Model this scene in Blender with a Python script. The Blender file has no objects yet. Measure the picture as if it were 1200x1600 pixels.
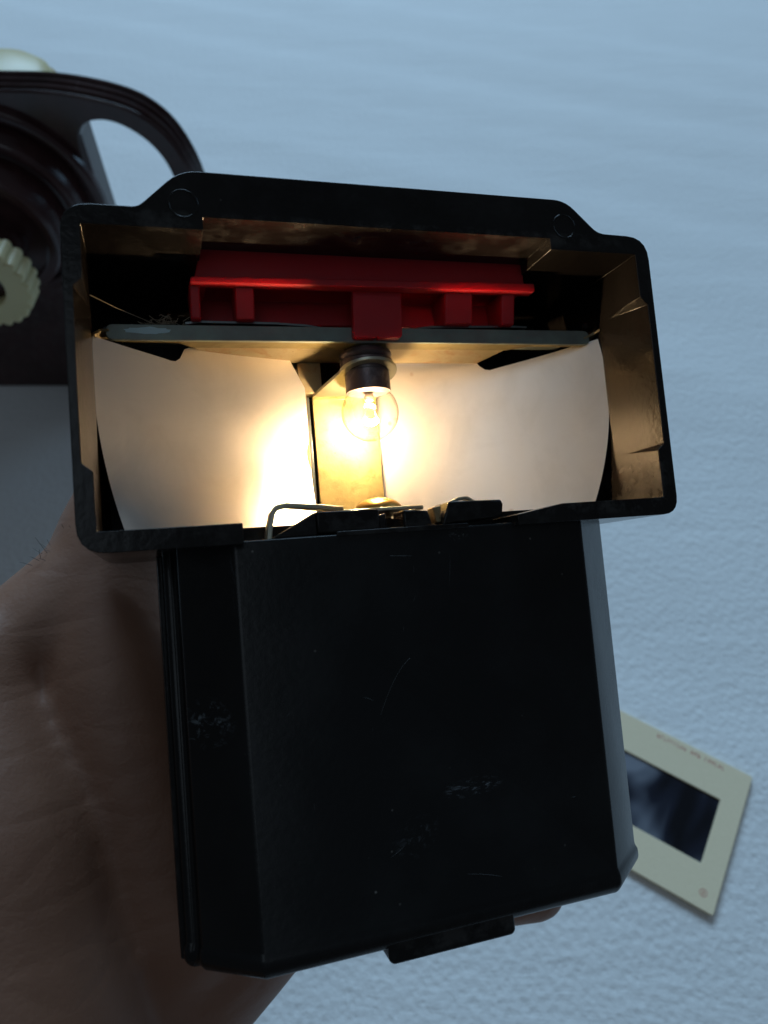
import bpy, bmesh, math, random
from mathutils import Vector, Matrix, noise

random.seed(7)
sc = bpy.context.scene
C = sc.collection
R = math.radians
MM = 0.001

# ------------------------------------------------------------------ camera
PITCH = 53.57                      # degrees the camera looks down
CAM_Z = 0.2643
cam_d = bpy.data.cameras.new('camera')
cam_d.sensor_fit = 'VERTICAL'
cam_d.sensor_height = 36.0
cam_d.sensor_width = 27.0
cam_d.lens = 26.0
cam_d.clip_start = 0.005
cam_d.clip_end = 20.0
cam_d.dof.use_dof = True
cam_d.dof.focus_distance = 0.122
cam_d.dof.aperture_fstop = 22.0
cam = bpy.data.objects.new('camera', cam_d)
C.objects.link(cam)
cam.location = (0, 0, CAM_Z)
cam.rotation_euler = (R(90 - PITCH), 0, 0)
sc.camera = cam

# ------------------------------------------------------------------ world and room light
w = bpy.data.worlds.new('World')
sc.world = w
w.use_nodes = True
bg = w.node_tree.nodes['Background']
bg.inputs[0].default_value = (0.66, 0.78, 0.92, 1)
bg.inputs[1].default_value = 0.075


def area(name, loc, target, size, power, col):
    d = bpy.data.lights.new(name, 'AREA')
    d.shape = 'RECTANGLE'
    d.size, d.size_y = size
    d.energy = power
    d.color = col
    o = bpy.data.objects.new(name, d)
    C.objects.link(o)
    o.location = loc
    o.rotation_euler = (Vector(target) - Vector(loc)).to_track_quat('-Z', 'Y').to_euler()
    return o


area('window_light', (-0.3, 3.9, 2.7), (0, 0.1, 0), (3.0, 1.4), 162, (0.48, 0.74, 1.0))
area('ceiling_light', (-0.05, -0.48, 1.6), (0, 0.08, 0.2), (0.75, 0.75), 1.1, (0.70, 0.86, 1.0))
area('side_fill_light', (2.6, 2.4, 1.1), (0.1, 0.1, 0), (1.2, 1.2), 12, (0.40, 0.69, 1.0))  # added fill lamp from the back right, brightens the foam; no known window

sc.view_settings.view_transform = 'Standard'
sc.view_settings.look = 'None'
sc.view_settings.exposure = 0.0
sc.view_settings.gamma = 1.0
sc.view_settings.use_curve_mapping = False
sc.render.engine = 'CYCLES'
sc.cycles.use_denoising = True
sc.cycles.max_bounces = 10
sc.cycles.transparent_max_bounces = 12
sc.cycles.sample_clamp_indirect = 6
sc.cycles.blur_glossy = 0.3

# ------------------------------------------------------------------ materials


class NT:
    def __init__(self, name):
        self.m = bpy.data.materials.new(name)
        self.m.use_nodes = True
        self.t = self.m.node_tree
        self.b = self.t.nodes['Principled BSDF']
        self.o = self.t.nodes['Material Output']

    def n(self, typ, **kw):
        x = self.t.nodes.new(typ)
        for k, v in kw.items():
            if k[0] == '_':
                setattr(x, k[1:], v)
            else:
                x.inputs[k.replace('__', ' ')].default_value = v
        return x

    def l(self, a, b):
        self.t.links.new(a, b)

    def coord(self, scale=(1, 1, 1), rot=(0, 0, 0), loc=(0, 0, 0)):
        tc = self.n('ShaderNodeTexCoord')
        mp = self.n('ShaderNodeMapping')
        mp.inputs['Scale'].default_value = scale
        mp.inputs['Rotation'].default_value = rot
        mp.inputs['Location'].default_value = loc
        self.l(tc.outputs['Object'], mp.inputs[0])
        return mp.outputs[0]

    def noise(self, vec, scale, detail=3.0, rough=0.55, dist=0.0):
        x = self.n('ShaderNodeTexNoise', Scale=scale, Detail=detail, Roughness=rough, Distortion=dist)
        self.l(vec, x.inputs['Vector'])
        return x.outputs['Fac']

    def ramp(self, fac, stops):
        x = self.n('ShaderNodeValToRGB')
        e = x.color_ramp.elements
        while len(e) < len(stops):
            e.new(0.5)
        for i, (p, c) in enumerate(stops):
            e[i].position = p
            e[i].color = c if len(c) == 4 else (*c, 1)
        self.l(fac, x.inputs[0])
        return x.outputs[0]

    def math(self, op, a, b=None, clamp=False):
        x = self.n('ShaderNodeMath', _operation=op, _use_clamp=clamp)
        for i, v in enumerate((a, b)):
            if v is None:
                continue
            if isinstance(v, (int, float)):
                x.inputs[i].default_value = v
            else:
                self.l(v, x.inputs[i])
        return x.outputs[0]

    def mix(self, fac, a, b):
        x = self.n('ShaderNodeMix', _data_type='RGBA')
        for sock, v in ((x.inputs[0], fac), (x.inputs[6], a), (x.inputs[7], b)):
            if isinstance(v, (int, float)):
                sock.default_value = v
            elif isinstance(v, tuple):
                sock.default_value = v if len(v) == 4 else (*v, 1)
            else:
                self.l(v, sock)
        return x.outputs[2]

    def bump(self, h, strength, dist, prev=None):
        x = self.n('ShaderNodeBump', Strength=strength, Distance=dist)
        self.l(h, x.inputs['Height'])
        if prev is not None:
            self.l(prev, x.inputs['Normal'])
        self.l(x.outputs[0], self.b.inputs['Normal'])
        return x.outputs[0]

    def set(self, **kw):
        for k, v in kw.items():
            s = self.b.inputs[k.replace('__', ' ')]
            if isinstance(v, (int, float)):
                s.default_value = v
            elif isinstance(v, tuple):
                s.default_value = v if len(v) == 4 or len(s.default_value) == 3 else (*v, 1)
            else:
                self.l(v, s)
        return self


def mat_black(name, base=(0.010, 0.011, 0.013), rough=0.34, grain=1.0, scuffs=(), spec=0.5):
    m = NT(name)
    v = m.coord()
    n1 = m.noise(v, 900, 4)
    n2 = m.noise(v, 60, 4)
    col = m.mix(m.ramp(n2, [(0.45, (0, 0, 0)), (0.75, (1, 1, 1))]), base, tuple(c * 1.7 for c in base))
    # fine dust specks
    vo = m.n('ShaderNodeTexVoronoi', Scale=420.0, Randomness=1.0)
    m.l(v, vo.inputs['Vector'])
    sp = m.ramp(vo.outputs['Distance'], [(0.03, (1, 1, 1)), (0.10, (0, 0, 0))])
    gate = m.ramp(m.noise(v, 130, 2), [(0.60, (0, 0, 0)), (0.66, (1, 1, 1))])
    spk = m.math('MULTIPLY', m.math('MULTIPLY', sp, gate), 0.6)
    col = m.mix(spk, col, (0.22, 0.20, 0.18))
    # rubbed edges
    geo = m.n('ShaderNodeNewGeometry')
    ew = m.math('MULTIPLY', m.ramp(geo.outputs['Pointiness'], [(0.52, (0, 0, 0)), (0.60, (1, 1, 1))]),
                m.ramp(m.noise(v, 210, 4, 0.7), [(0.47, (0, 0, 0)), (0.62, (1, 1, 1))]))
    col = m.mix(m.math('MULTIPLY', ew, 0.2), col, (0.13, 0.125, 0.12))
    for (c, s, rz, amt, colr) in scuffs:
        tc = m.n('ShaderNodeTexCoord')
        mp = m.n('ShaderNodeMapping', _vector_type='TEXTURE')
        mp.inputs['Location'].default_value = tuple(x * MM for x in c)
        mp.inputs['Rotation'].default_value = (0, 0, R(rz))
        mp.inputs['Scale'].default_value = tuple(x * MM for x in s)
        m.l(tc.outputs['Object'], mp.inputs[0])
        g = m.n('ShaderNodeTexGradient', _gradient_type='SPHERICAL')
        m.l(mp.outputs[0], g.inputs[0])
        st = m.noise(mp.outputs[0], 3.2, 6, 0.75, 0.6)
        k = m.math('MULTIPLY', m.ramp(g.outputs[1], [(0.0, (0, 0, 0)), (0.5, (1, 1, 1))]),
                   m.ramp(st, [(0.53, (0, 0, 0)), (0.68, (1, 1, 1))]))
        col = m.mix(m.math('MULTIPLY', k, amt), col, colr)
    ro = m.math('ADD', m.math('MULTIPLY', n2, 0.22), rough - 0.09)
    m.set(Base__Color=col, Roughness=ro, Specular__IOR__Level=spec)
    b = m.bump(n1, 0.25 * grain, 0.0003)
    m.bump(n2, 0.05, 0.0003, b)
    return m.m


SC = [((-26.0, -24.6, -4.5), (4.5, 4.0, 6), 10, 0.55, (0.30, 0.36, 0.40)),
      ((12.0, -38.5, -2), (5.2, 1.5, 6), 2, 0.45, (0.30, 0.33, 0.36)),
      ((2.5, -44.0, -2), (4.2, 3.0, 6), 30, 0.16, (0.22, 0.24, 0.26)),
      ((13.5, -0.8, -2), (1.8, 1.0, 6), 0, 0.35, (0.25, 0.25, 0.25)),
      ((-20.8, -3.6, -2), (0.6, 7.0, 6), 0, 0.35, (0.2, 0.24, 0.27))]
M = {}
M['case'] = mat_black('black moulded case', base=(0.0065, 0.0065, 0.0065), scuffs=SC, rough=0.24, grain=0.4, spec=0.26)
M['head'] = mat_black('black moulded head', base=(0.008, 0.007, 0.0065), rough=0.17, grain=0.7, spec=0.24)
M['bake'] = mat_black('dark brown moulded', base=(0.034, 0.014, 0.014), rough=0.2, grain=0.2)


def mat_metal(name, c1, c2, rough, metal=1.0, stain=None, scale=40, graind=0.00012, grain=0.25, aniso=0.0):
    m = NT(name)
    v = m.coord()
    n = m.noise(v, scale * 3, 5, 0.6)
    g = m.noise(v, 1600, 3, 0.6)
    col = m.mix(m.ramp(n, [(0.35, (0, 0, 0)), (0.7, (1, 1, 1))]), c1, c2)
    ro = m.math('ADD', m.math('MULTIPLY', n, 0.16), rough - 0.08)
    if stain:
        k = m.ramp(m.noise(v, scale * 5, 6, 0.7, 0.8), [(0.52, (0, 0, 0)), (0.66, (1, 1, 1))])
        col = m.mix(m.math('MULTIPLY', k, 0.8), col, stain)
        vo = m.n('ShaderNodeTexVoronoi', Scale=900.0)
        m.l(v, vo.inputs['Vector'])
        dots = m.math('MULTIPLY', m.ramp(vo.outputs['Distance'], [(0.10, (1, 1, 1)), (0.2, (0, 0, 0))]),
                      m.ramp(m.noise(v, 170, 2), [(0.55, (0, 0, 0)), (0.62, (1, 1, 1))]))
        col = m.mix(m.math('MULTIPLY', dots, 0.7), col, tuple(s * 0.3 for s in stain))
    m.set(Base__Color=col, Roughness=ro, Metallic=metal)
    m.bump(g, grain, graind)
    return m


m = mat_metal('satin aluminium', (0.90, 0.85, 0.79), (0.84, 0.79, 0.73), 0.375, metal=0.91, scale=18, grain=0.06)
v = m.coord(scale=(14, 0.7, 1))
st = m.noise(v, 130, 4, 0.6)
ro0 = m.b.inputs['Roughness'].links[0].from_socket
m.set(Roughness=m.math('ADD', ro0, m.math('MULTIPLY', m.math('SUBTRACT', st, 0.5), 0.16)))
c0 = m.b.inputs['Base Color'].links[0].from_socket
v = m.coord()
vo = m.n('ShaderNodeTexVoronoi', Scale=260.0)
m.l(v, vo.inputs['Vector'])
sp = m.math('MULTIPLY', m.ramp(vo.outputs['Distance'], [(0.06, (1, 1, 1)), (0.16, (0, 0, 0))]),
            m.ramp(m.noise(v, 95, 2), [(0.60, (0, 0, 0)), (0.64, (1, 1, 1))]))
c1 = m.mix(m.math('MULTIPLY', sp, 0.6), c0, (0.50, 0.30, 0.17))
sm = m.ramp(m.noise(v, 70, 5, 0.65, 0.7), [(0.5, (0, 0, 0)), (0.75, (1, 1, 1))])
m.set(Base__Color=m.mix(m.math('MULTIPLY', sm, 0.35), c1, (0.66, 0.61, 0.54)))
M['alu'] = m.m
M['plated'] = mat_metal('yellow plated steel', (0.22, 0.175, 0.07), (0.13, 0.10, 0.033), 0.55, metal=0.5, stain=(0.11, 0.07, 0.018)).m
M['tarnish'] = mat_metal('tarnished plate', (0.40, 0.33, 0.20), (0.30, 0.24, 0.13), 0.45, metal=0.8, stain=(0.30, 0.17, 0.07)).m
M['green'] = mat_metal('dull greenish steel edge', (0.20, 0.22, 0.20), (0.25, 0.31, 0.27), 0.45, metal=0.4, scale=70).m
M['steel'] = mat_metal('grey spring steel', (0.22, 0.24, 0.24), (0.16, 0.18, 0.19), 0.35).m
M['pale'] = mat_metal('pale plated steel', (0.62, 0.62, 0.50), (0.50, 0.52, 0.44), 0.38).m
M['brass'] = mat_metal('brass rivet', (0.80, 0.52, 0.18), (0.65, 0.40, 0.12), 0.3).m
M['collar'] = mat_metal('dark oxidised brass', (0.10, 0.075, 0.085), (0.17, 0.13, 0.12), 0.38, metal=0.7, stain=(0.25, 0.22, 0.22)).m

m = NT('verdigris')
m.set(Base__Color=(0.55, 0.74, 0.78), Roughness=0.8)
M['verdigris'] = m.m

m = NT('translucent red plastic')
v = m.coord()
m.set(Base__Color=m.mix(m.noise(v, 150, 3), (0.46, 0.010, 0.018), (0.56, 0.018, 0.026)), Roughness=0.46,
      Subsurface__Weight=0.85, Subsurface__Radius=(1.0, 0.07, 0.06), Subsurface__Scale=0.007)
m.bump(m.noise(v, 700, 3), 0.12, 0.0002)
M['red'] = m.m

m = NT('brown insulating board')
v = m.coord()
m.set(Base__Color=m.mix(m.noise(v, 800, 3), (0.34, 0.20, 0.10), (0.22, 0.12, 0.06)), Roughness=0.6)
M['board'] = m.m

m = NT('thin bulb glass')
tr = m.n('ShaderNodeBsdfTransparent')
gl = m.n('ShaderNodeBsdfGlossy', Roughness=0.02)
lw = m.n('ShaderNodeLayerWeight', Blend=0.5)
fr = m.n('ShaderNodeMath', _operation='MULTIPLY_ADD', _use_clamp=True)
pw = m.n('ShaderNodeMath', _operation='POWER')
m.l(lw.outputs['Facing'], pw.inputs[0])
pw.inputs[1].default_value = 4.0
m.l(pw.outputs[0], fr.inputs[0])
fr.inputs[1].default_value = 0.75
fr.inputs[2].default_value = 0.05
pe = m.n('ShaderNodeMath', _operation='POWER')
m.l(lw.outputs['Facing'], pe.inputs[0])
pe.inputs[1].default_value = 5.0
m.l(m.mix(pe.outputs[0], (0.975, 0.965, 0.94), (0.34, 0.26, 0.18)), tr.inputs[0])
mx = m.n('ShaderNodeMixShader')
m.l(fr.outputs[0], mx.inputs[0])
m.l(tr.outputs[0], mx.inputs[1])
m.l(gl.outputs[0], mx.inputs[2])
m.l(mx.outputs[0], m.o.inputs[0])
M['glass'] = m.m

m = NT('glowing filament')
em = m.n('ShaderNodeEmission', Strength=4100.0)
em.inputs[0].default_value = (1.0, 0.69, 0.38, 1)
m.l(em.outputs[0], m.o.inputs[0])
M['glow'] = m.m

m = NT('skin')
v = m.coord()
n1 = m.noise(v, 45, 5, 0.6)
n2 = m.noise(v, 500, 4, 0.6)
vo = m.n('ShaderNodeTexVoronoi', Scale=900.0, _feature='DISTANCE_TO_EDGE')
m.l(v, vo.inputs['Vector'])
m.set(Base__Color=m.mix(n1, (0.31, 0.16, 0.10), (0.21, 0.10, 0.064)), Roughness=0.55,
      Subsurface__Weight=0.12, Subsurface__Radius=(1.0, 0.35, 0.2), Subsurface__Scale=0.002)
b = m.bump(vo.outputs['Distance'], 0.14, 0.0003)
b = m.bump(n2, 0.16, 0.0004, b)
vw = m.n('ShaderNodeTexVoronoi', Scale=62.0, _feature='DISTANCE_TO_EDGE')
dn = m.n('ShaderNodeTexNoise', Scale=55.0, Detail=3.0)
m.l(v, dn.inputs['Vector'])
dm = m.n('ShaderNodeMix', _data_type='VECTOR')
dm.inputs[0].default_value = 0.012
m.l(m.coord(scale=(1.0, 2.3, 1.2), rot=(0, 0, 0.7)), dm.inputs[4])
m.l(dn.outputs['Color'], dm.inputs[5])
m.l(dm.outputs[1], vw.inputs['Vector'])
b = m.bump(m.ramp(vw.outputs['Distance'], [(0.0, (0, 0, 0)), (0.2, (1, 1, 1))]), 0.12, 0.0006, b)
m.bump(m.noise(m.coord(scale=(1, 3, 1), rot=(0, 0, 0.5)), 60, 4, 0.6, 0.5), 0.06, 0.0012, b)
M['skin'] = m.m
m = NT('dark hair')
m.set(Base__Color=(0.02, 0.015, 0.012), Roughness=0.5)
M['hair'] = m.m
m = NT('scratched plastic')
m.set(Base__Color=(0.032, 0.032, 0.033), Roughness=0.6)
M['scratch'] = m.m
m = NT('pale lint')
m.set(Base__Color=(0.45, 0.38, 0.28), Roughness=0.6)
M['lint'] = m.m

m = NT('cream plastic')
v = m.coord()
m.set(Base__Color=m.mix(m.noise(v, 60, 4), (0.68, 0.60, 0.34), (0.54, 0.46, 0.24)), Roughness=0.42,
      Subsurface__Weight=0.1, Subsurface__Scale=0.002)
M['cream'] = m.m
m = NT('grey side trim')
m.set(Base__Color=(0.10, 0.11, 0.12), Roughness=0.4)
M['face'] = m.m

m = NT('cream card')
v = m.coord()
m.set(Base__Color=m.mix(m.noise(v, 500, 5, 0.7), (0.86, 0.74, 0.52), (0.80, 0.68, 0.46)), Roughness=0.85)
m.bump(m.noise(v, 1500, 4), 0.3, 0.0003)
M['card'] = m.m
m = NT('red print')
v = m.coord()
m.set(Base__Color=m.mix(m.noise(v, 900, 3), (0.52, 0.16, 0.11), (0.62, 0.36, 0.26)), Roughness=0.8)
M['print'] = m.m
m = NT('exposed film')
v = m.coord()
d1 = m.noise(m.coord(scale=(1, 0.45, 1), rot=(0, 0, 0.2)), 62, 2, 0.4, 0.5)
col = m.ramp(d1, [(0.36, (0.004, 0.005, 0.008)), (0.45, (0.012, 0.015, 0.026)), (0.52, (0.075, 0.085, 0.11)), (0.62, (0.20, 0.22, 0.26))])
m.set(Base__Color=col, Roughness=0.22)
M['film'] = m.m

m = NT('white packing foam')
v0 = m.coord()
v = m.coord(rot=(0, 0, R(22)))
vs = m.coord(rot=(0, 0, R(22)), scale=(0.22, 1, 1))
beads = m.n('ShaderNodeTexVoronoi', Scale=400.0, _feature='SMOOTH_F1')
beads.inputs['Smoothness'].default_value = 0.6
m.l(v, beads.inputs['Vector'])
ridg = m.noise(vs, 46, 7, 0.62, 0.6)
lump = m.noise(v, 120, 4, 0.6)
fine = m.noise(v, 520, 3, 0.6)
wide = m.noise(vs, 13, 3, 0.5, 0.3)
col = m.mix(m.noise(v, 25, 4), (0.80, 0.81, 0.81), (0.74, 0.75, 0.75))
spk = m.math('MULTIPLY', m.ramp(beads.outputs['Distance'], [(0.10, (1, 1, 1)), (0.30, (0, 0, 0))]),
             m.ramp(m.noise(v, 140, 2), [(0.5, (0, 0, 0)), (0.62, (1, 1, 1))]))
m.set(Specular__IOR__Level=0.25, Base__Color=col, Roughness=m.math('SUBTRACT', 0.68, m.math('MULTIPLY', spk, 0.4)),
      Subsurface__Weight=0.15, Subsurface__Radius=(1.0, 1.0, 1.0), Subsurface__Scale=0.003)
b = m.bump(wide, 0.15, 0.003)
b = m.bump(ridg, 0.42, 0.002, b)
b = m.bump(lump, 0.08, 0.001, b)
b = m.bump(fine, 0.5, 0.0005, b)
m.bump(beads.outputs['Distance'], 0.34, 0.0009, b)
M['foam'] = m.m

# ------------------------------------------------------------------ mesh helpers (lengths in millimetres)


def link(name, me, mat, parent=None, smooth=False, bevel=0, angle=32, seg=2):
    o = bpy.data.objects.new(name, me)
    C.objects.link(o)
    if mat is not None:
        me.materials.clear()
        me.materials.append(M[mat])
    if parent is not None:
        o.parent = parent
    if smooth or bevel:
        for p in me.polygons:
            p.use_smooth = True
        me.set_sharp_from_angle(angle=R(40))
    if bevel:
        b = o.modifiers.new('bevel', 'BEVEL')
        b.width = bevel * MM
        b.segments = seg
        b.limit_method = 'ANGLE'
        b.angle_limit = R(angle)
        b.harden_normals = False
    return o


def mesh(verts, faces):
    me = bpy.data.meshes.new('mesh')
    me.from_pydata([tuple(c * MM for c in v) for v in verts], [], faces)
    bm = bmesh.new()
    bm.from_mesh(me)
    bmesh.ops.recalc_face_normals(bm, faces=bm.faces)
    bm.to_mesh(me)
    bm.free()
    return me


def prism(poly, w0, w1, axis=2):
    """polygon in the two other axes, extruded along axis"""
    def pt(a, b, c):
        return ((c, a, b), (a, c, b), (a, b, c))[axis]
    n = len(poly)
    vs = [pt(a, b, w0) for a, b in poly] + [pt(a, b, w1) for a, b in poly]
    fs = [tuple(range(n))[::-1], tuple(range(n, 2 * n))] + [(i, (i + 1) % n, n + (i + 1) % n, n + i) for i in range(n)]
    return mesh(vs, fs)


def box(u0, u1, v0, v1, w0, w1):
    return prism([(u0, v0), (u1, v0), (u1, v1), (u0, v1)], w0, w1)


def loft(rings, closed=True, caps=True):
    n = len(rings[0])
    vs = [p for r in rings for p in r]
    fs = []
    for k in range(len(rings) - 1):
        for i in range(n if closed else n - 1):
            j = (i + 1) % n
            fs.append((k * n + i, k * n + j, (k + 1) * n + j, (k + 1) * n + i))
    if caps:
        fs.append(tuple(range(n))[::-1])
        fs.append(tuple((len(rings) - 1) * n + i for i in range(n)))
    return mesh(vs, fs)


def frame_of(d):
    d = Vector(d).normalized()
    a = Vector((0, 0, 1)) if abs(d.z) < 0.9 else Vector((1, 0, 0))
    x = d.cross(a).normalized()
    return x, d.cross(x).normalized()


def lathe(profile, origin, axis, n=40, caps=True):
    """profile: (distance along axis, radius)"""
    d = Vector(axis).normalized()
    x, y = frame_of(d)
    rings = []
    for t, r in profile:
        c = Vector(origin) + d * t
        rings.append([tuple(c + (x * math.cos(2 * math.pi * i / n) + y * math.sin(2 * math.pi * i / n)) * r) for i in range(n)])
    return loft(rings, True, caps)


def tube(path, r, n=8):
    pts = [Vector(p) for p in path]
    rings = []
    x, y = frame_of(pts[1] - pts[0])
    for i, p in enumerate(pts):
        d = (pts[min(i + 1, len(pts) - 1)] - pts[max(i - 1, 0)]).normalized()
        x = (x - d * x.dot(d)).normalized()
        y = d.cross(x)
        rr = r[i] if isinstance(r, (list, tuple)) else r
        rings.append([tuple(p + (x * math.cos(2 * math.pi * k / n) + y * math.sin(2 * math.pi * k / n)) * rr) for k in range(n)])
    return loft(rings)


def strip(path, width_dir, width, thick):
    """flat bent metal strip: path points, constant width direction"""
    pts = [Vector(p) for p in path]
    wd = Vector(width_dir).normalized()
    rings = []
    for i, p in enumerate(pts):
        d = (pts[min(i + 1, len(pts) - 1)] - pts[max(i - 1, 0)]).normalized()
        nn = d.cross(wd).normalized()
        a, b = wd * width / 2, nn * thick / 2
        rings.append([tuple(p - a - b), tuple(p + a - b), tuple(p + a + b), tuple(p - a + b)])
    return loft(rings)


def boolean(me, cutters, op='DIFFERENCE'):
    o = bpy.data.objects.new('work', me)
    C.objects.link(o)
    tmp = []
    for c in cutters:
        k = bpy.data.objects.new('work', c)
        C.objects.link(k)
        tmp.append(k)
        md = o.modifiers.new('b', 'BOOLEAN')
        md.operation = op
        md.solver = 'EXACT'
        md.object = k
    dg = bpy.context.evaluated_depsgraph_get()
    out = bpy.data.meshes.new_from_object(o.evaluated_get(dg))
    for k in tmp + [o]:
        bpy.data.objects.remove(k)
    return out


def joined(meshes):
    bm = bmesh.new()
    for me in meshes:
        bm.from_mesh(me)
    out = bpy.data.meshes.new('mesh')
    bm.to_mesh(out)
    bm.free()
    return out


def round_poly(poly, radii, seg=5):
    out = []
    n = len(poly)
    for i in range(n):
        p = Vector(poly[i])
        r = radii[i] if isinstance(radii, (list, tuple)) else radii
        if r <= 0:
            out.append(tuple(p))
            continue
        a = (Vector(poly[i - 1]) - p)
        b = (Vector(poly[(i + 1) % n]) - p)
        r = min(r, a.length * 0.48, b.length * 0.48)
        p0, p1 = p + a.normalized() * r, p + b.normalized() * r
        for k in range(seg + 1):
            t = k / seg
            out.append(tuple(p0 * (1 - t) ** 2 + p * 2 * t * (1 - t) + p1 * t * t))
    return out


def thing(name, label, cat, group=None):
    o = bpy.data.objects.new(name, None)
    C.objects.link(o)
    o.empty_display_size = 0.02
    o['label'] = label
    o['category'] = cat
    if group:
        o['group'] = group
    return o


# ------------------------------------------------------------------ the foam sheet
DIRX, DIRY = math.cos(R(-22)), math.sin(R(-22))


def foam_z(x, y):
    q = -x * DIRY + y * DIRX            # across the creases
    s = x * DIRX + y * DIRY
    z = 0.0
    for c, wd, h in ((126, 16, 1.6), (318, 22, 2.0), (405, 14, 1.2), (452, 18, 1.7), (520, 15, 1.4), (575, 20, 2.0),
                     (640, 18, 1.8), (700, 18, 1.6)):
        d = (q - c - 6 * noise.noise(Vector((s * 0.006, c, 0)))) / wd
        z += 0.45 * h * math.exp(-d * d * (1.5 if d > 0 else 0.35))
    z += 0.7 * noise.noise(Vector((s * 0.004, q * 0.02, 1.3)))
    return z


nx, ny = 300, 280
X0, X1, Y0, Y1 = -700, 700, -260, 1060
vs, fs = [], []
for j in range(ny + 1):
    for i in range(nx + 1):
        x, y = X0 + (X1 - X0) * i / nx, Y0 + (Y1 - Y0) * j / ny
        vs.append((x, y, foam_z(x, y) - 2.0))
for j in range(ny):
    for i in range(nx):
        a = j * (nx + 1) + i
        fs.append((a, a + 1, a + nx + 2, a + nx + 1))
foam = link('foam_sheet', mesh(vs, fs), 'foam', smooth=True)
foam['kind'] = 'structure'
foam['label'] = 'white packing foam sheet with fine pebbled skin and soft creases'

# ------------------------------------------------------------------ the open slide viewer
# its own frame: u right, v up, w towards the camera, origin at the bottom of the head rim
s_, c_ = math.sin(R(PITCH)), math.cos(R(PITCH))


def cw(p):                               # camera axes (right, down, forward) to world axes
    x, d, f = p
    return Vector((x, -s_ * d + c_ * f, -c_ * d - s_ * f))


U, V, W = cw((0.95148951, -0.05757087, 0.30224708)), cw((-0.08570373, -0.99305131, 0.08064718)), cw((0.29550393, -0.10263865, -0.94981195))
ORG = Vector((0, 0, CAM_Z)) + cw((-0.9351, 3.2727, 108.0)) * MM
FR = Matrix.Translation(ORG) @ Matrix((U, V, W)).transposed().to_4x4()

viewer = thing('slide_viewer', 'opened black slide viewer with lit bulb, silver reflectors and red bar, held in a hand', 'slide viewer')
viewer.matrix_world = FR

# head shell: an open tray with shaped rim
outer = round_poly([(-40.8, 0.0), (53.0, 0.0), (53.0, 48.0), (43.3, 48.2), (37.6, 53.6), (-24.6, 53.6), (-30.6, 47.8), (-40.8, 47.8)],
                   [4, 3, 4, 1.4, 2.2, 2.6, 1.0, 4])
inner = [(-38.2, 2.9), (50.3, 2.9), (50.3, 44.9), (34.0, 44.9), (34.0, 46.8), (-21.9, 46.8), (-21.9, 44.9), (-38.2, 44.9)]
# side recesses with sloped ends


def recess(u_in, u_out):
    e = 1.2 * (u_out - u_in) / abs(u_out - u_in)
    vs = [(u_in - e, 9.8, 1.0), (u_out, 12.0, 1.0), (u_out, 36.0, 1.0), (u_in - e, 38.4, 1.0),
          (u_in - e, 9.8, -9.0), (u_in - 0.05 * e, 11.6, -9.0), (u_in - 0.05 * e, 36.8, -9.0), (u_in - e, 38.4, -9.0)]
    return mesh(vs, [(0, 3, 2, 1), (4, 5, 6, 7), (0, 1, 5, 4), (1, 2, 6, 5), (2, 3, 7, 6), (3, 0, 4, 7)])


cut = [prism(inner, -36.0, 1.0),
       recess(50.3, 51.8),
       recess(-38.2, -39.8),
       prism([(-19.3, -1), (23.0, -1), (23.0, 1.6), (33.0, 3.2), (33.0, 4.0), (-19.3, 4.0)], -9.5, 1.0)]
head = link('head_shell', boolean(prism(outer, -38.0, 0.0), cut), 'head', viewer, bevel=0.28)
# moulding marks on the rim
for (u, v) in ((-24.5, 48.6), (36.9, 49.0)):
    link('moulding_mark', boolean(lathe([(-0.2, 2.15), (0.05, 2.15)], (u, v, 0), (0, 0, 1), 32),
                                  [lathe([(-0.5, 1.85), (0.5, 1.85)], (u, v, 0), (0, 0, 1), 32)]), 'head', head, bevel=0.06)
for u in (48.6, -36.2):
    link('locating_post', lathe([(-36, 0.9), (-14.5, 0.8), (-14.1, 0.5)], (u, 37.2 if u > 0 else 35.0, 0), (0, 0, 1), 16), 'head', head, smooth=True)
# battery body below the head
sec = [(-30.2, -26), (-30.2, -10.6), (-29.6, -10.0), (-28.6, -10.0), (-28.3, -9.4), (-28.1, -8.3), (-20.5, -2.0), (35.2, -2.0), (44.2, -10.0), (44.2, -26)]
cu, cw_ = 7.0, -14.0


def secring(v, k, dw=0.0):
    return [(cu + (u - cu) * k, v, (w_ if w_ < -20 else w_ + dw)) for u, w_ in sec]


body = link('battery_case', loft([secring(0.55, 1), secring(-55.2, 1.0), secring(-56.0, 1.008, 0.35), secring(-57.4, 1.008, 0.35), secring(-58.4, 0.995, -0.2), secring(-58.9, 0.978, -0.9)]),
            'case', viewer, bevel=0.55, angle=25, seg=3)
link('closing_lip', prism(round_poly([(-3.0, -56.6), (-3.0, -60.1), (-2.4, -60.7), (16.2, -60.7), (16.8, -60.2), (16.8, -56.6)], 0.4), -12, -1.9), 'case', body, bevel=0.4)
link('back_cover', boolean(box(-30.9, 44.9, -57.6, -0.3, -34.5, -11.0), [box(-29.9, 43.9, -56, -1, -33, -8)]), 'case', body, bevel=0.8)

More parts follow.
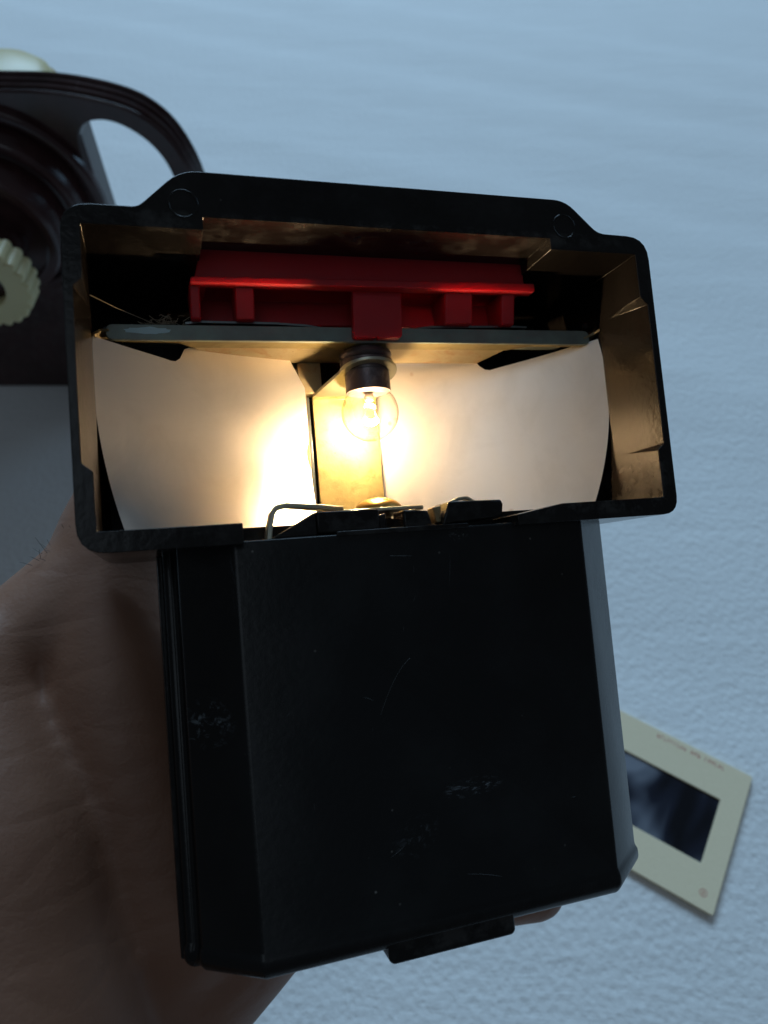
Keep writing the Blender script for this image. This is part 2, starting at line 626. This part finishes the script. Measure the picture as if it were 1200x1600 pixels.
# hairline scratches on the front of the case
ms = []
arc = [(-1.2 + 5.2 * t, -26 + 11.5 * t - 4.0 * t * t, -1.995) for t in [x / 10 for x in range(11)]]
ms.append(tube(arc, 0.035, 4))
for kk in range(12):
    x0, y0 = random.uniform(-18, 33), random.uniform(-54, -2)
    ang = random.choice((0.1, 1.2, 1.5, 2.6)) + random.gauss(0, 0.3)
    ln, cv = random.choice((0.8, 1.5, 2.5, 5.0)) * random.uniform(0.6, 1.3), random.gauss(0, 0.12)
    pth = [(x0 + ln * t * math.cos(ang + cv * t), y0 + ln * t * math.sin(ang + cv * t), -1.998) for t in (0, 0.25, 0.5, 0.75, 1.0)]
    ms.append(tube(pth, [0.01, 0.03, 0.035, 0.025, 0.008], 4))
sx = link('surface_scratches', joined(ms), 'scratch', body)
sx['kind'] = 'stuff'

# raised latch blocks standing in the cut-out of the head
lb = link('latch_block', joined([prism([(-8.3, 0.9), (-8.3, 4.1), (1.3, 4.0), (1.3, 0.9)], -8.5, -2.6)]), 'head', viewer, bevel=0.25)
link('latch_ramp', mesh([(-8.4, 0.6, -2.5), (-8.4, 4.0, -2.8), (-15.0, 0.6, -2.5), (-8.4, 0.6, -8), (-8.4, 4.0, -8), (-15.0, 0.6, -8)],
                        [(0, 1, 2), (3, 5, 4), (0, 3, 4, 1), (1, 4, 5, 2), (0, 2, 5, 3)]), 'head', lb, bevel=0.15)
lb2 = link('latch_block', prism([(5.2, 0.7), (5.2, 3.6), (9.2, 3.3), (9.9, 0.7)], -8, -2.7), 'head', viewer, bevel=0.25)
lb3 = link('latch_block', prism([(11.2, 0.7), (12.7, 4.5), (21.6, 4.3), (21.9, 3.6), (21.6, 1.7), (13.0, 1.0)], -8.5, -2.4), 'head', viewer, bevel=0.25)
link('latch_base', box(-5.6, 15.4, 0.2, 0.95, -8.6, -1.85), 'head', viewer, bevel=0.12)
for (u, v) in ((1.9, 1.7), (7.0, 2.2), (11.0, 2.4)):
    link('latch_tooth', prism(round_poly([(u - 0.7, v + 1.4), (u + 0.7, v + 1.6), (u + 0.55, v - 1.0), (u - 0.3, v - 1.0)], 0.3), -6, -3.4), 'tarnish' if u > 5 else 'head', viewer, bevel=0.15)  # teeth right of the first take a tan metal colour

# the two curved reflector sheets


def dish_w(u, v):
    k = abs(u - 6.0) / 44.5
    if u < 6:
        t = min(max((v - 6) / 18, 0), 1)
        t = t * t * (3 - 2 * t)
        deep = -28.6 + 3.8 * t
        w_ = deep + (-12.2 - deep) * k ** (1.0 + 0.7 * t)
        if v < 20:
            w_ += 0.022 * (20 - v) ** 2 * 4 * k * (1 - k)
    else:
        w_ = -29.5 + 17.3 * k ** 2.1
    return w_


def edge_interp(tab, v):
    for (v0, u0), (v1, u1) in zip(tab, tab[1:]):
        if v0 <= v <= v1:
            t = (v - v0) / (v1 - v0)
            return u0 + (u1 - u0) * t
    return tab[0][1] if v < tab[0][0] else tab[-1][1]


def smooth_edge(a, b, c, v):             # quadratic through three (v,u)
    (x0, y0), (x1, y1), (x2, y2) = a, b, c
    return (y0 * (v - x1) * (v - x2) / ((x0 - x1) * (x0 - x2)) + y1 * (v - x0) * (v - x2) / ((x1 - x0) * (x1 - x2))
            + y2 * (v - x0) * (v - x1) / ((x2 - x0) * (x2 - x1)))


def reflector(side):
    N, K = 48, 40
    front = []
    for j in range(K + 1):
        t = j / K
        row = []
        for i in range(N + 1):
            s = i / N
            # bottom / top borders as functions of s (0 at the outer edge, 1 at the middle)
            v_bot = 3.0
            if side < 0:
                top = edge_interp([(0, 33.4), (0.30, 31.4), (0.345, 31.0), (0.37, 31.3), (0.40, 33.6), (0.90, 35.2), (1.0, 28.2)], s)
            else:
                top = edge_interp([(0, 34.2), (0.40, 31.7), (0.44, 31.4), (0.47, 31.8), (0.50, 33.8), (1.0, 35.5)], s)
            v = v_bot + (top - v_bot) * t
            if side < 0:
                ue = smooth_edge((3.0, -34.9), (19, -38.0), (33.4, -38.1), v)
                uc = -3.9
            else:
                ue = smooth_edge((3.0, 46.7), (19, 50.2), (34.2, 49.9), v)
                uc = 10.0 + (0.015 * (16 - v) ** 2 if v < 16 else 0)
            u = ue + (uc - ue) * s
            row.append((u, v, dish_w(u, v)))
        front.append(row)
    n = N + 1
    vs = [p for r in front for p in r]
    off = len(vs)
    vs += [(p[0], p[1], p[2] - 0.35) for p in vs]
    fs = []
    for j in range(K):
        for i in range(N):
            a = j * n + i
            fs.append((a, a + 1, a + n + 1, a + n))
            fs.append((off + a, off + a + n, off + a + n + 1, off + a + 1))
    bd = [i for i in range(n)] + [j * n + N for j in range(1, K + 1)] + [K * n + i for i in range(N - 1, -1, -1)] + [j * n for j in range(K - 1, 0, -1)]
    for a, b in zip(bd, bd[1:] + bd[:1]):
        fs.append((a, off + a, off + b, b))
    o = link('reflector', mesh(vs, fs), 'alu', viewer, smooth=True)
    o['label'] = 'curved satin silver reflector sheet left of the bulb' if side < 0 else 'curved satin silver reflector sheet right of the bulb'
    return o


reflector(-1)
reflector(1)

# plated bracket that carries the bulb
st_u = 3.8
br = link('lamp_bracket', strip([(st_u, 4.6, -26.2), (st_u, 12, -26.2), (st_u, 25.6, -26.2), (st_u, 26.8, -26.0), (st_u, 27.3, -25.2)], (1, 0, 0), 12.1, 0.6), 'plated', viewer, bevel=0.1)
tab_poly = [(-2.3, -25.4), (9.8, -25.4)] + [(6.1 + 5.2 * math.cos(a), -17.8 + 4.8 * math.sin(a)) for a in [R(x) for x in range(-40, 191, 11)]]


tab = boolean(prism([(u, w_) for u, w_ in tab_poly], 26.9, 27.5, axis=1),
              [lathe([(-3, 3.75), (3, 3.75)], (6.0, 27.2, -18.0), (0, 1, 0), 36)])
for vv in tab.vertices:
    vv.co.y += (vv.co.z / MM + 25.4) * 0.27 * MM
link('socket_tab', tab, 'pale', br, bevel=0.12)
link('foot_tab', joined([prism(round_poly([(-2.2, -26.0), (9.7, -26.0), (11.6, -10.5), (10.8, -9.2), (-3.2, -9.2)], 0.8), 4.2, 4.8, axis=1)]), 'pale', br, bevel=0.12)
link('contact_rivet', lathe([(0, 4.0), (0.5, 3.9), (1.2, 3.2), (1.8, 2.0), (2.05, 0.6)], (4.6, 4.8, -13.6), (0, 1, 0), 32), 'brass', br, smooth=True)

# brown insulating board beside the bracket, seen edge-on
ib = link('insulating_board', prism([(6.2, -26.5), (27.6, -26.5), (28.6, -25.4), (27.2, -24.3), (6.2, -24.3)], -4.6, -3.7, axis=0), 'board', viewer, bevel=0.1)
link('board_clip', prism([(6.2, -26.5), (26.8, -26.5), (26.8, -24.8), (6.2, -24.6)], -3.6, -3.1, axis=0), 'steel', ib, bevel=0.08)
link('support_post', box(-4.8, -0.6, 27.4, 38, -27.5, -24.5), 'tarnish', viewer, bevel=0.1)

# the bulb: hangs tip-down through the tab
bu, bv, bw = 6.05, 22.2, -18.0
bulb = bpy.data.objects.new('bulb', None)
C.objects.link(bulb)
bulb.parent = viewer
bulb['label'] = 'small lit screw bulb with clear round glass'
prof = [(4.05, 3.35), (3.3, 3.75)] + [(5.0 * math.cos(a), 5.0 * math.sin(a)) for a in [R(x) for x in range(52, 177, 6)]] + [(-4.99, 0.05)]
gl = link('glass_globe', lathe([(t, r) for t, r in prof], (bu, bv, bw), (0, 1, 0), 56, caps=False), 'glass', bulb, smooth=True)
thread = [(3.55, 3.86), (3.7, 3.92), (7.0, 3.92), (7.2, 3.7), (7.6, 3.65), (7.9, 3.9), (8.2, 3.9), (8.5, 3.55)]
for k in range(3):
    t0 = 8.6 + k * 1.15
    thread += [(t0 + 0.2, 3.5), (t0 + 0.5, 4.0), (t0 + 0.75, 4.0), (t0 + 1.0, 3.5)]
thread += [(12.2, 3.2), (12.6, 1.6), (13.0, 1.5)]
link('screw_base', lathe(thread, (bu, bv, bw), (0, 1, 0), 40), 'collar', bulb, smooth=True)
link('glass_bead', lathe([(1.9, 0.2), (2.1, 0.75), (2.6, 0.95), (3.1, 0.75), (3.9, 0.5)], (bu, bv, bw), (0, 1, 0), 20), 'pale', bulb, smooth=True)
hel = []
for i in range(73):
    a = i / 72
    hel.append((bu - 1.15 + 2.3 * a, bv - 1.3 + 0.42 * math.sin(a * 12 * math.pi) - 0.5 * math.sin(math.pi * a), bw + 0.42 * math.cos(a * 12 * math.pi)))
link('filament', tube(hel, 0.13, 6), 'glow', bulb, smooth=True)
for s in (-1, 1):
    link('lead_wire', tube([(bu + 0.45 * s, bv + 3.6, bw), (bu + 0.5 * s, bv + 1.8, bw), (bu + 1.25 * s, bv - 1.2, bw)], 0.1, 6), 'steel', bulb, smooth=True)
link('bulb_thread_nut', lathe([(0, 4.5), (1.0, 4.6), (1.4, 4.2), (1.9, 4.6), (2.4, 4.5)], (bu, 30.2, bw), (0, 1, 0), 36), 'collar', bulb, smooth=True)

# contact plate across the head
pl_outline = round_poly([(-36.3, 33.2), (48.6, 33.3), (48.6, 36.0), (-36.3, 35.7)], [1.2, 1.2, 1.2, 1.2])
cp = link('contact_plate', prism(pl_outline, -14.2, -13.4), 'green', viewer, bevel=0.12)
link('plate_flange', prism([(-35.0, -14.7), (-25.5, -14.9), (-23.6, -17.2), (33.0, -17.2), (36.5, -14.9), (47.5, -14.7), (47.5, -13.8), (-35, -13.8)], 33.25, 33.65, axis=1), 'plated', cp, bevel=0.08)
link('plate_skirt', mesh([(-23.4, 33.5, -17.1), (33.2, 33.5, -17.1), (30.4, 33.0, -24.6), (-19.8, 33.0, -24.6), (-23.4, 33.9, -17.1), (33.2, 33.9, -17.1), (30.4, 33.4, -24.6), (-19.8, 33.4, -24.6)],
                         [(0, 1, 2, 3), (4, 7, 6, 5), (0, 4, 5, 1), (1, 5, 6, 2), (2, 6, 7, 3), (3, 7, 4, 0)]), 'tarnish', cp, bevel=0.08)
link('plate_shelf', box(-34, 46.5, 35.0, 35.4, -22.0, -14.5), 'green', cp, bevel=0.08)
vs, n = [], 26
for k in range(n):
    a = 2 * math.pi * k / n
    rr = 1 + 0.3 * noise.noise(Vector((math.cos(a) * 3, math.sin(a) * 3, 5)))
    vs.append((-30.2 + 3.3 * rr * math.cos(a), 34.7 + 0.55 * rr * math.sin(a), -13.37))
link('verdigris_smear', mesh(vs, [tuple(range(n))]), 'verdigris', cp)
link('leaf_spring', strip([(-24.4, 36.35, -16.0), (-22, 36.6, -15.9), (-10, 36.5, -15.7), (-5, 36.2, -15.6), (-1.5, 35.6, -15.5)], (0, 0, 1), 3.2, 0.35), 'steel', cp)
link('leaf_spring', strip([(13.5, 35.7, -15.5), (17, 36.4, -15.7), (34, 36.75, -15.7), (36.2, 36.75, -15.9)], (0, 0, 1), 3.2, 0.35), 'steel', cp)
link('end_tongue', strip([(47.4, 34.2, -14.4), (49.0, 34.9, -14.2), (50.0, 35.4, -13.0)], (0, 0.3, 1), 2.2, 0.4), 'tarnish', cp)
link('end_tongue', strip([(-35.8, 34.4, -14.4), (-37.0, 34.2, -14.0), (-37.9, 33.2, -12.6)], (0, 0.3, 1), 2.2, 0.4), 'tarnish', cp)

# red switch bar riding on the plate
rb = link('switch_bar', boolean(prism(round_poly([(-23.0, 41.6), (34.3, 42.0), (34.3, 48.0), (-21.4, 47.9)], [0.3, 0.3, 0.8, 1.2]), -19.5, -10.4),
                                [box(-21.0, 32.8, 40.0, 46.3, -18.2, -12.0)]), 'red', viewer, bevel=0.25)
link('front_ledge', prism(round_poly([(-23.6, 41.2), (35.9, 41.6), (35.9, 43.1), (-23.4, 42.1)], 0.3), -12.0, -9.6), 'red', rb, bevel=0.4)
link('rear_wall', prism([(-22.6, 37.6), (33.8, 37.9), (33.8, 42.0), (-22.6, 41.7)], -19.5, -18.3), 'red', rb, bevel=0.15)
for (u0, u1) in ((-23.6, -22.0), (-16.6, -13.6), (19.4, 24.6), (30.2, 32.8)):
    link('leg', mesh([(u0, 36.5, -12.6), (u1, 36.5, -12.6), (u1, 42.0, -11.2), (u0, 42.0, -11.2), (u0 + 0.4, 36.8, -18.4), (u1 + 0.4, 36.8, -18.4), (u1, 42.0, -18.4), (u0, 42.0, -18.4)],
                     [(0, 1, 2, 3), (4, 7, 6, 5), (0, 4, 5, 1), (1, 5, 6, 2), (2, 6, 7, 3), (3, 7, 4, 0)]), 'red', rb, bevel=0.3)
link('finger_tab', prism(round_poly([(2.9, 41.7), (2.4, 33.5), (6.2, 33.5), (6.5, 33.9), (6.8, 33.5), (10.9, 33.6), (11.4, 42.0)], [0, 0.7, 0.1, 0.1, 0.1, 0.7, 0]), -13.2, -11.7), 'red', rb, bevel=0.2)

# bent wire-like contact strip at the bottom left of the cut-out
link('contact_clip', strip([(-15.3, 0.4, -4.6), (-15.0, 2.2, -4.7), (-14.5, 4.3, -4.8), (-13.7, 5.2, -4.9), (-12.4, 5.45, -5.0), (-9.5, 5.2, -5.5), (-6.0, 5.0, -7.0), (-2.5, 4.9, -10.0)], (0, 0, 1), 2.4, 0.75), 'pale', viewer, bevel=0.12)
link('contact_clip', strip([(13.5, 4.0, -9), (17.0, 5.4, -9.2), (18.4, 5.5, -9.2), (20.5, 4.2, -9.0)], (0, 0, 1), 2.0, 0.5), 'pale', viewer, bevel=0.1)

# lint and a hair caught in the head
ms = []
for k in range(130):
    p = Vector((random.gauss(-27.0, 2.3), 36.6 + abs(random.gauss(0, 0.9)), random.uniform(-20.5, -16.5)))
    d = Vector((random.gauss(0, 1), random.gauss(0, 0.6), random.gauss(0, 1))).normalized() * random.uniform(0.4, 1.3)
    b = Vector((random.gauss(0, .2), random.gauss(0, .2), 0))
    ms.append(tube([p - d, p + b, p + d], random.uniform(0.03, 0.06), 4))
lint = link('lint', joined(ms), 'lint', viewer)
lint['kind'] = 'stuff'
link('stray_hair', tube([(-37.9, 38.0, -8.0), (-34.5, 37.3, -11.0), (-31, 37.2, -15.0), (-28.0, 37.0, -18.0)], 0.05, 5), 'lint', viewer)

# ------------------------------------------------------------------ the hand that holds the viewer
parts = []


def limb(path, radii, flat=1.0, n=20):
    pts = [Vector(p) for p in path]
    # resample smoothly (Catmull-Rom) with rounded ends
    P, Q = [], []
    ext = [pts[0] * 2 - pts[1]] + pts + [pts[-1] * 2 - pts[-2]]
    for i in range(1, len(ext) - 2):
        for k in range(6):
            t = k / 6
            a, b, c, d = ext[i - 1], ext[i], ext[i + 1], ext[i + 2]
            P.append(0.5 * ((2 * b) + (c - a) * t + (2 * a - 5 * b + 4 * c - d) * t * t + (3 * b - a - 3 * c + d) * t ** 3))
            tt = t * t * (3 - 2 * t)
            Q.append(radii[i - 1] * (1 - tt) + radii[i] * tt)
    P.append(pts[-1])
    Q.append(radii[-1])
    d0, d1 = (P[0] - P[1]).normalized(), (P[-1] - P[-2]).normalized()
    pre = [(P[0] + d0 * Q[0] * math.sin(R(x)), Q[0] * math.cos(R(x))) for x in (85, 65, 45, 22)]
    post = [(P[-1] + d1 * Q[-1] * math.sin(R(x)), Q[-1] * math.cos(R(x))) for x in (22, 45, 65, 85)]
    allp = pre + list(zip(P, Q)) + post
    me = tube([p for p, _ in allp], [max(r, 0.3) for _, r in allp], n)
    parts.append(me)


# forearm, wrist and the ball of the hand nearest the camera
limb([(-66, -190, 12), (-62, -140, -10), (-58, -95, -30), (-59, -52, -38), (-63, -16, -45)], [34, 31, 25, 18.5, 11])
limb([(-56, -150, -14), (-50, -112, -34), (-43, -88, -44)], [26, 22, 18])
# palm slab behind the case
limb([(-45, -92, -46), (-33, -60, -50), (-18, -24, -52)], [18, 17, 16])
limb([(-35, -80, -50), (-12, -60, -52), (0, -34, -52)], [17, 17, 15])
limb([(-22, -68, -52), (0, -60, -53), (12, -50, -53)], [15, 15, 13])
# thumb rising behind the head
limb([(-31, -66, -44), (-38, -28, -45), (-39, -2, -52), (-30, 22, -58), (-20, 42, -58)], [14, 13.6, 13, 10.8, 9])
limb([(-72, -27, -48), (-57, -15, -49), (-43, -4, -51)], [11, 11.3, 11.5])
# fingers wrapping behind the case
for v0, v1, r, wv in ((-18, -10, 8.6, 52), (-34, -30, 8.8, 54), (-50, -50, 8.4, 53), (-64, -72, 7.4, 46)):
    tip = (46 if v1 > -60 else 40, v1 - 1.5, -41)
    limb([(0, v0, -wv), (18, (v0 + v1) / 2, -wv - 2), (32, v1, -wv + 3), tip], [r + 2, r + 0.4, r, r * 0.85])
hm = joined(parts)
tmp = bpy.data.objects.new('work', hm)
C.objects.link(tmp)
md = tmp.modifiers.new('r', 'REMESH')
md.mode = 'VOXEL'
md.voxel_size = 1.3 * MM
md = tmp.modifiers.new('s', 'SMOOTH')
md.factor = 0.6
md.iterations = 9
dg = bpy.context.evaluated_depsgraph_get()
hand_me = bpy.data.meshes.new_from_object(tmp.evaluated_get(dg))
bpy.data.objects.remove(tmp)
person = link('person', hand_me, 'skin', smooth=True)
person.matrix_world = FR
person['label'] = 'bare left hand and wrist gripping the black viewer from behind'
person['category'] = 'hand'
ms = []
for k in range(16):
    t = random.random()
    p = Vector((-44.5 - 11.5 * t, 8.5 - 9.5 * t, -46)) + Vector((random.uniform(-1, 1), random.uniform(-1.5, 0.5), random.uniform(-2, 3)))
    d = Vector((-0.6 + random.gauss(0, 0.35), 0.8 + random.gauss(0, 0.35), random.gauss(0, 0.3))).normalized() * random.uniform(0.9, 2.4)
    q = Vector((random.gauss(0, 0.6), random.gauss(0, 0.6), 0))
    ms.append(tube([p - d * 0.3, p + d * 0.5 + q * 0.5, p + d + q], [0.05, 0.04, 0.02], 4))
hr = link('arm_hair', joined(ms), 'hair', person)
hr['kind'] = 'stuff'

# ------------------------------------------------------------------ photographic slide on the foam
slide = thing('photo_slide', 'square cream card slide with dark picture window, lying on the foam beside the black case', 'slide')
hz = max(foam_z(95.2 + 34 * a, 70.3 + 34 * b) for a, b in ((0, 0), (1, 0), (-1, 0), (0, 1), (0, -1), (.5, .5), (-.5, -.5), (.5, -.5), (-.5, .5)))
slide.location = (95.2 * MM, 70.3 * MM, (hz - 2.15) * MM)
slide.rotation_euler = (R(0.4), R(-0.3), R(-30.2))
mount = boolean(prism(round_poly([(-25, -25), (25, -25), (25, 25), (-25, 25)], 0.8), 0.0, 1.5),
                [prism(round_poly([(-17.4, -11.6), (17.4, -11.6), (17.4, 11.6), (-17.4, 11.6)], 0.5), -1, 3)])
mo = link('card_mount', mount, 'card', slide, bevel=0.15)
link('film', box(-18.4, 18.4, -12.6, 12.6, 0.68, 0.80), 'film', slide)
# faded red print along the upper border and a small round stamp: strokes too blurred to read
k = 0
x = -8.5
ms = []
for count in (9, 3, 6):
    for c in range(count):
        hgt = random.uniform(1.3, 1.7)
        ms.append(box(x, x + 0.28, 22.0, 22.0 + hgt, 1.503, 1.512))
        ms.append(box(x + 0.3, x + random.uniform(0.7, 0.95), 22.0 + random.choice((0, 0.6, 1.1)), 22.35 + random.choice((0, 0.6, 1.0)), 1.503, 1.512))
        x += 1.22
    x += 1.3
link('printed_line', joined(ms), 'print', mo)
link('printed_stamp', boolean(lathe([(0, 1.25), (0.012, 1.25)], (20.4, -20.0, 1.503), (0, 0, 1), 28),
                              [lathe([(-1, 0.95), (1, 0.95)], (20.4, -20.0, 1.503), (0, 0, 1), 28)]), 'print', mo)
link('stamp_stroke', box(20.15, 20.65, -20.6, -19.4, 1.503, 1.512), 'print', mo)

# ------------------------------------------------------------------ brown moulded projector at the upper left
pr = thing('slide_projector', 'dark brown moulded projector with ringed lens barrel, cream toothed knob and looped handle', 'projector')
pr.location = (-0.15, 0.276, -0.0018)
# its frame: x right, y away, z up, origin under the lens
body_poly = round_poly([(-110, 0), (37, 0), (37, 138), (-110, 138)], [3, 3, 2, 3])
pb = link('front_housing', boolean(prism(body_poly, 0.0, 14.5, axis=1), [box(-200, -199, 0, 1, 0, 1)]), 'bake', pr, bevel=1.2)
link('rear_housing', prism(round_poly([(-105, 2), (-4, 2), (-4, 122.5), (-105, 122.5)], 6), 14.4, 58, axis=1), 'bake', pr, bevel=1.5)
link('side_face', box(37.0, 37.6, 6, 126, 1.0, 13.5), 'face', pr, bevel=0.2)  # thin grey sheet gives the housing's right side face a paler tone
out_p = [(-60, 144.5), (16, 144.3), (35, 143.6), (56, 139), (66, 132.5), (72, 124), (76.5, 110), (77, 92), (73, 72), (63, 54), (50, 44), (30, 38)]
in_p = [(30, 48), (44, 54), (56, 64), (66, 78), (69.5, 94), (69, 108), (66.5, 119), (61, 127), (53, 132.5), (46, 134), (39.5, 132.5), (36, 127), (36, 110), (20, 100)]


def smooth_path(p, it=2):
    for _ in range(it):
        q = [p[0]]
        for a, b in zip(p, p[1:]):
            q += [(a[0] * .75 + b[0] * .25, a[1] * .75 + b[1] * .25), (a[0] * .25 + b[0] * .75, a[1] * .25 + b[1] * .75)]
        p = q + [p[-1]]
    return p


hp = smooth_path(out_p) + smooth_path(in_p)
hd = link('carry_handle', prism(hp, -0.6, 15.0, axis=1), 'bake', pr, bevel=0.8)
for yy in (2.6, 7.2, 11.8):
    path = [(a + 0.0, yy, b + 0.15) for a, b in smooth_path(out_p)]
    link('handle_rib', tube(path, 1.15, 8), 'bake', hd, smooth=True)
link('lens_flange', lathe([(0, 39.5), (3.5, 39.0), (4.2, 38.0), (4.2, 35.5), (2.2, 35.0), (2.2, 5)], (0, 0, 101), (0, -1, 0), 72), 'bake', pr, bevel=0.5)
link('lens_barrel', lathe([(0, 33.8), (12, 32.5), (13, 31.5), (13, 29.0), (10.5, 28.5), (11, 26.5), (24, 25.0), (25, 24.0), (25, 20.5), (22, 20), (22, 4)], (0, 0, 101), (0, -1, 0), 72), 'bake', pr, bevel=0.5)
# cream toothed knob
teeth = 23
gp = []
for i in range(teeth * 6):
    a = 2 * math.pi * i / (teeth * 6)
    rg = 15.9 + 1.7 * abs(math.cos(a * teeth / 2)) ** 0.8
    gp.append((rg * math.cos(a), rg * math.sin(a)))
knob = boolean(prism(gp, -51, -40, axis=1), [lathe([(-60, 8.2), (0, 8.2)], (0, 0, 0), (0, 1, 0), 36)])
kb = link('toothed_knob', knob, 'cream', pr, bevel=0.9, angle=55, seg=3)
kb.location = (3.5 * MM, 0, 98 * MM)
link('knob_shaft', lathe([(20, 8.6), (46, 8.0), (46.5, 7)], (3.5, 0, 98), (0, -1, 0), 32), 'bake', pr, smooth=True)
cap = link('top_cap', lathe([(0, 24), (8, 24.5), (5, 23), (7, 24.5), (9, 23), (12, 22), (15, 18), (17, 10), (17.4, 1)], (-4, 34, 122.0), (0.0, 0, 1), 48), 'cream', pr, smooth=True)

# a small green fibre on the foam
fib = link('green_fibre', tube([(126.3, 52.0, 1.2), (127.3, 52.4, 1.6), (128.6, 52.3, 1.2)], 0.22, 5), 'verdigris')
fib['label'] = 'tiny green fibre on the foam at the right edge'
fib['category'] = 'fibre'
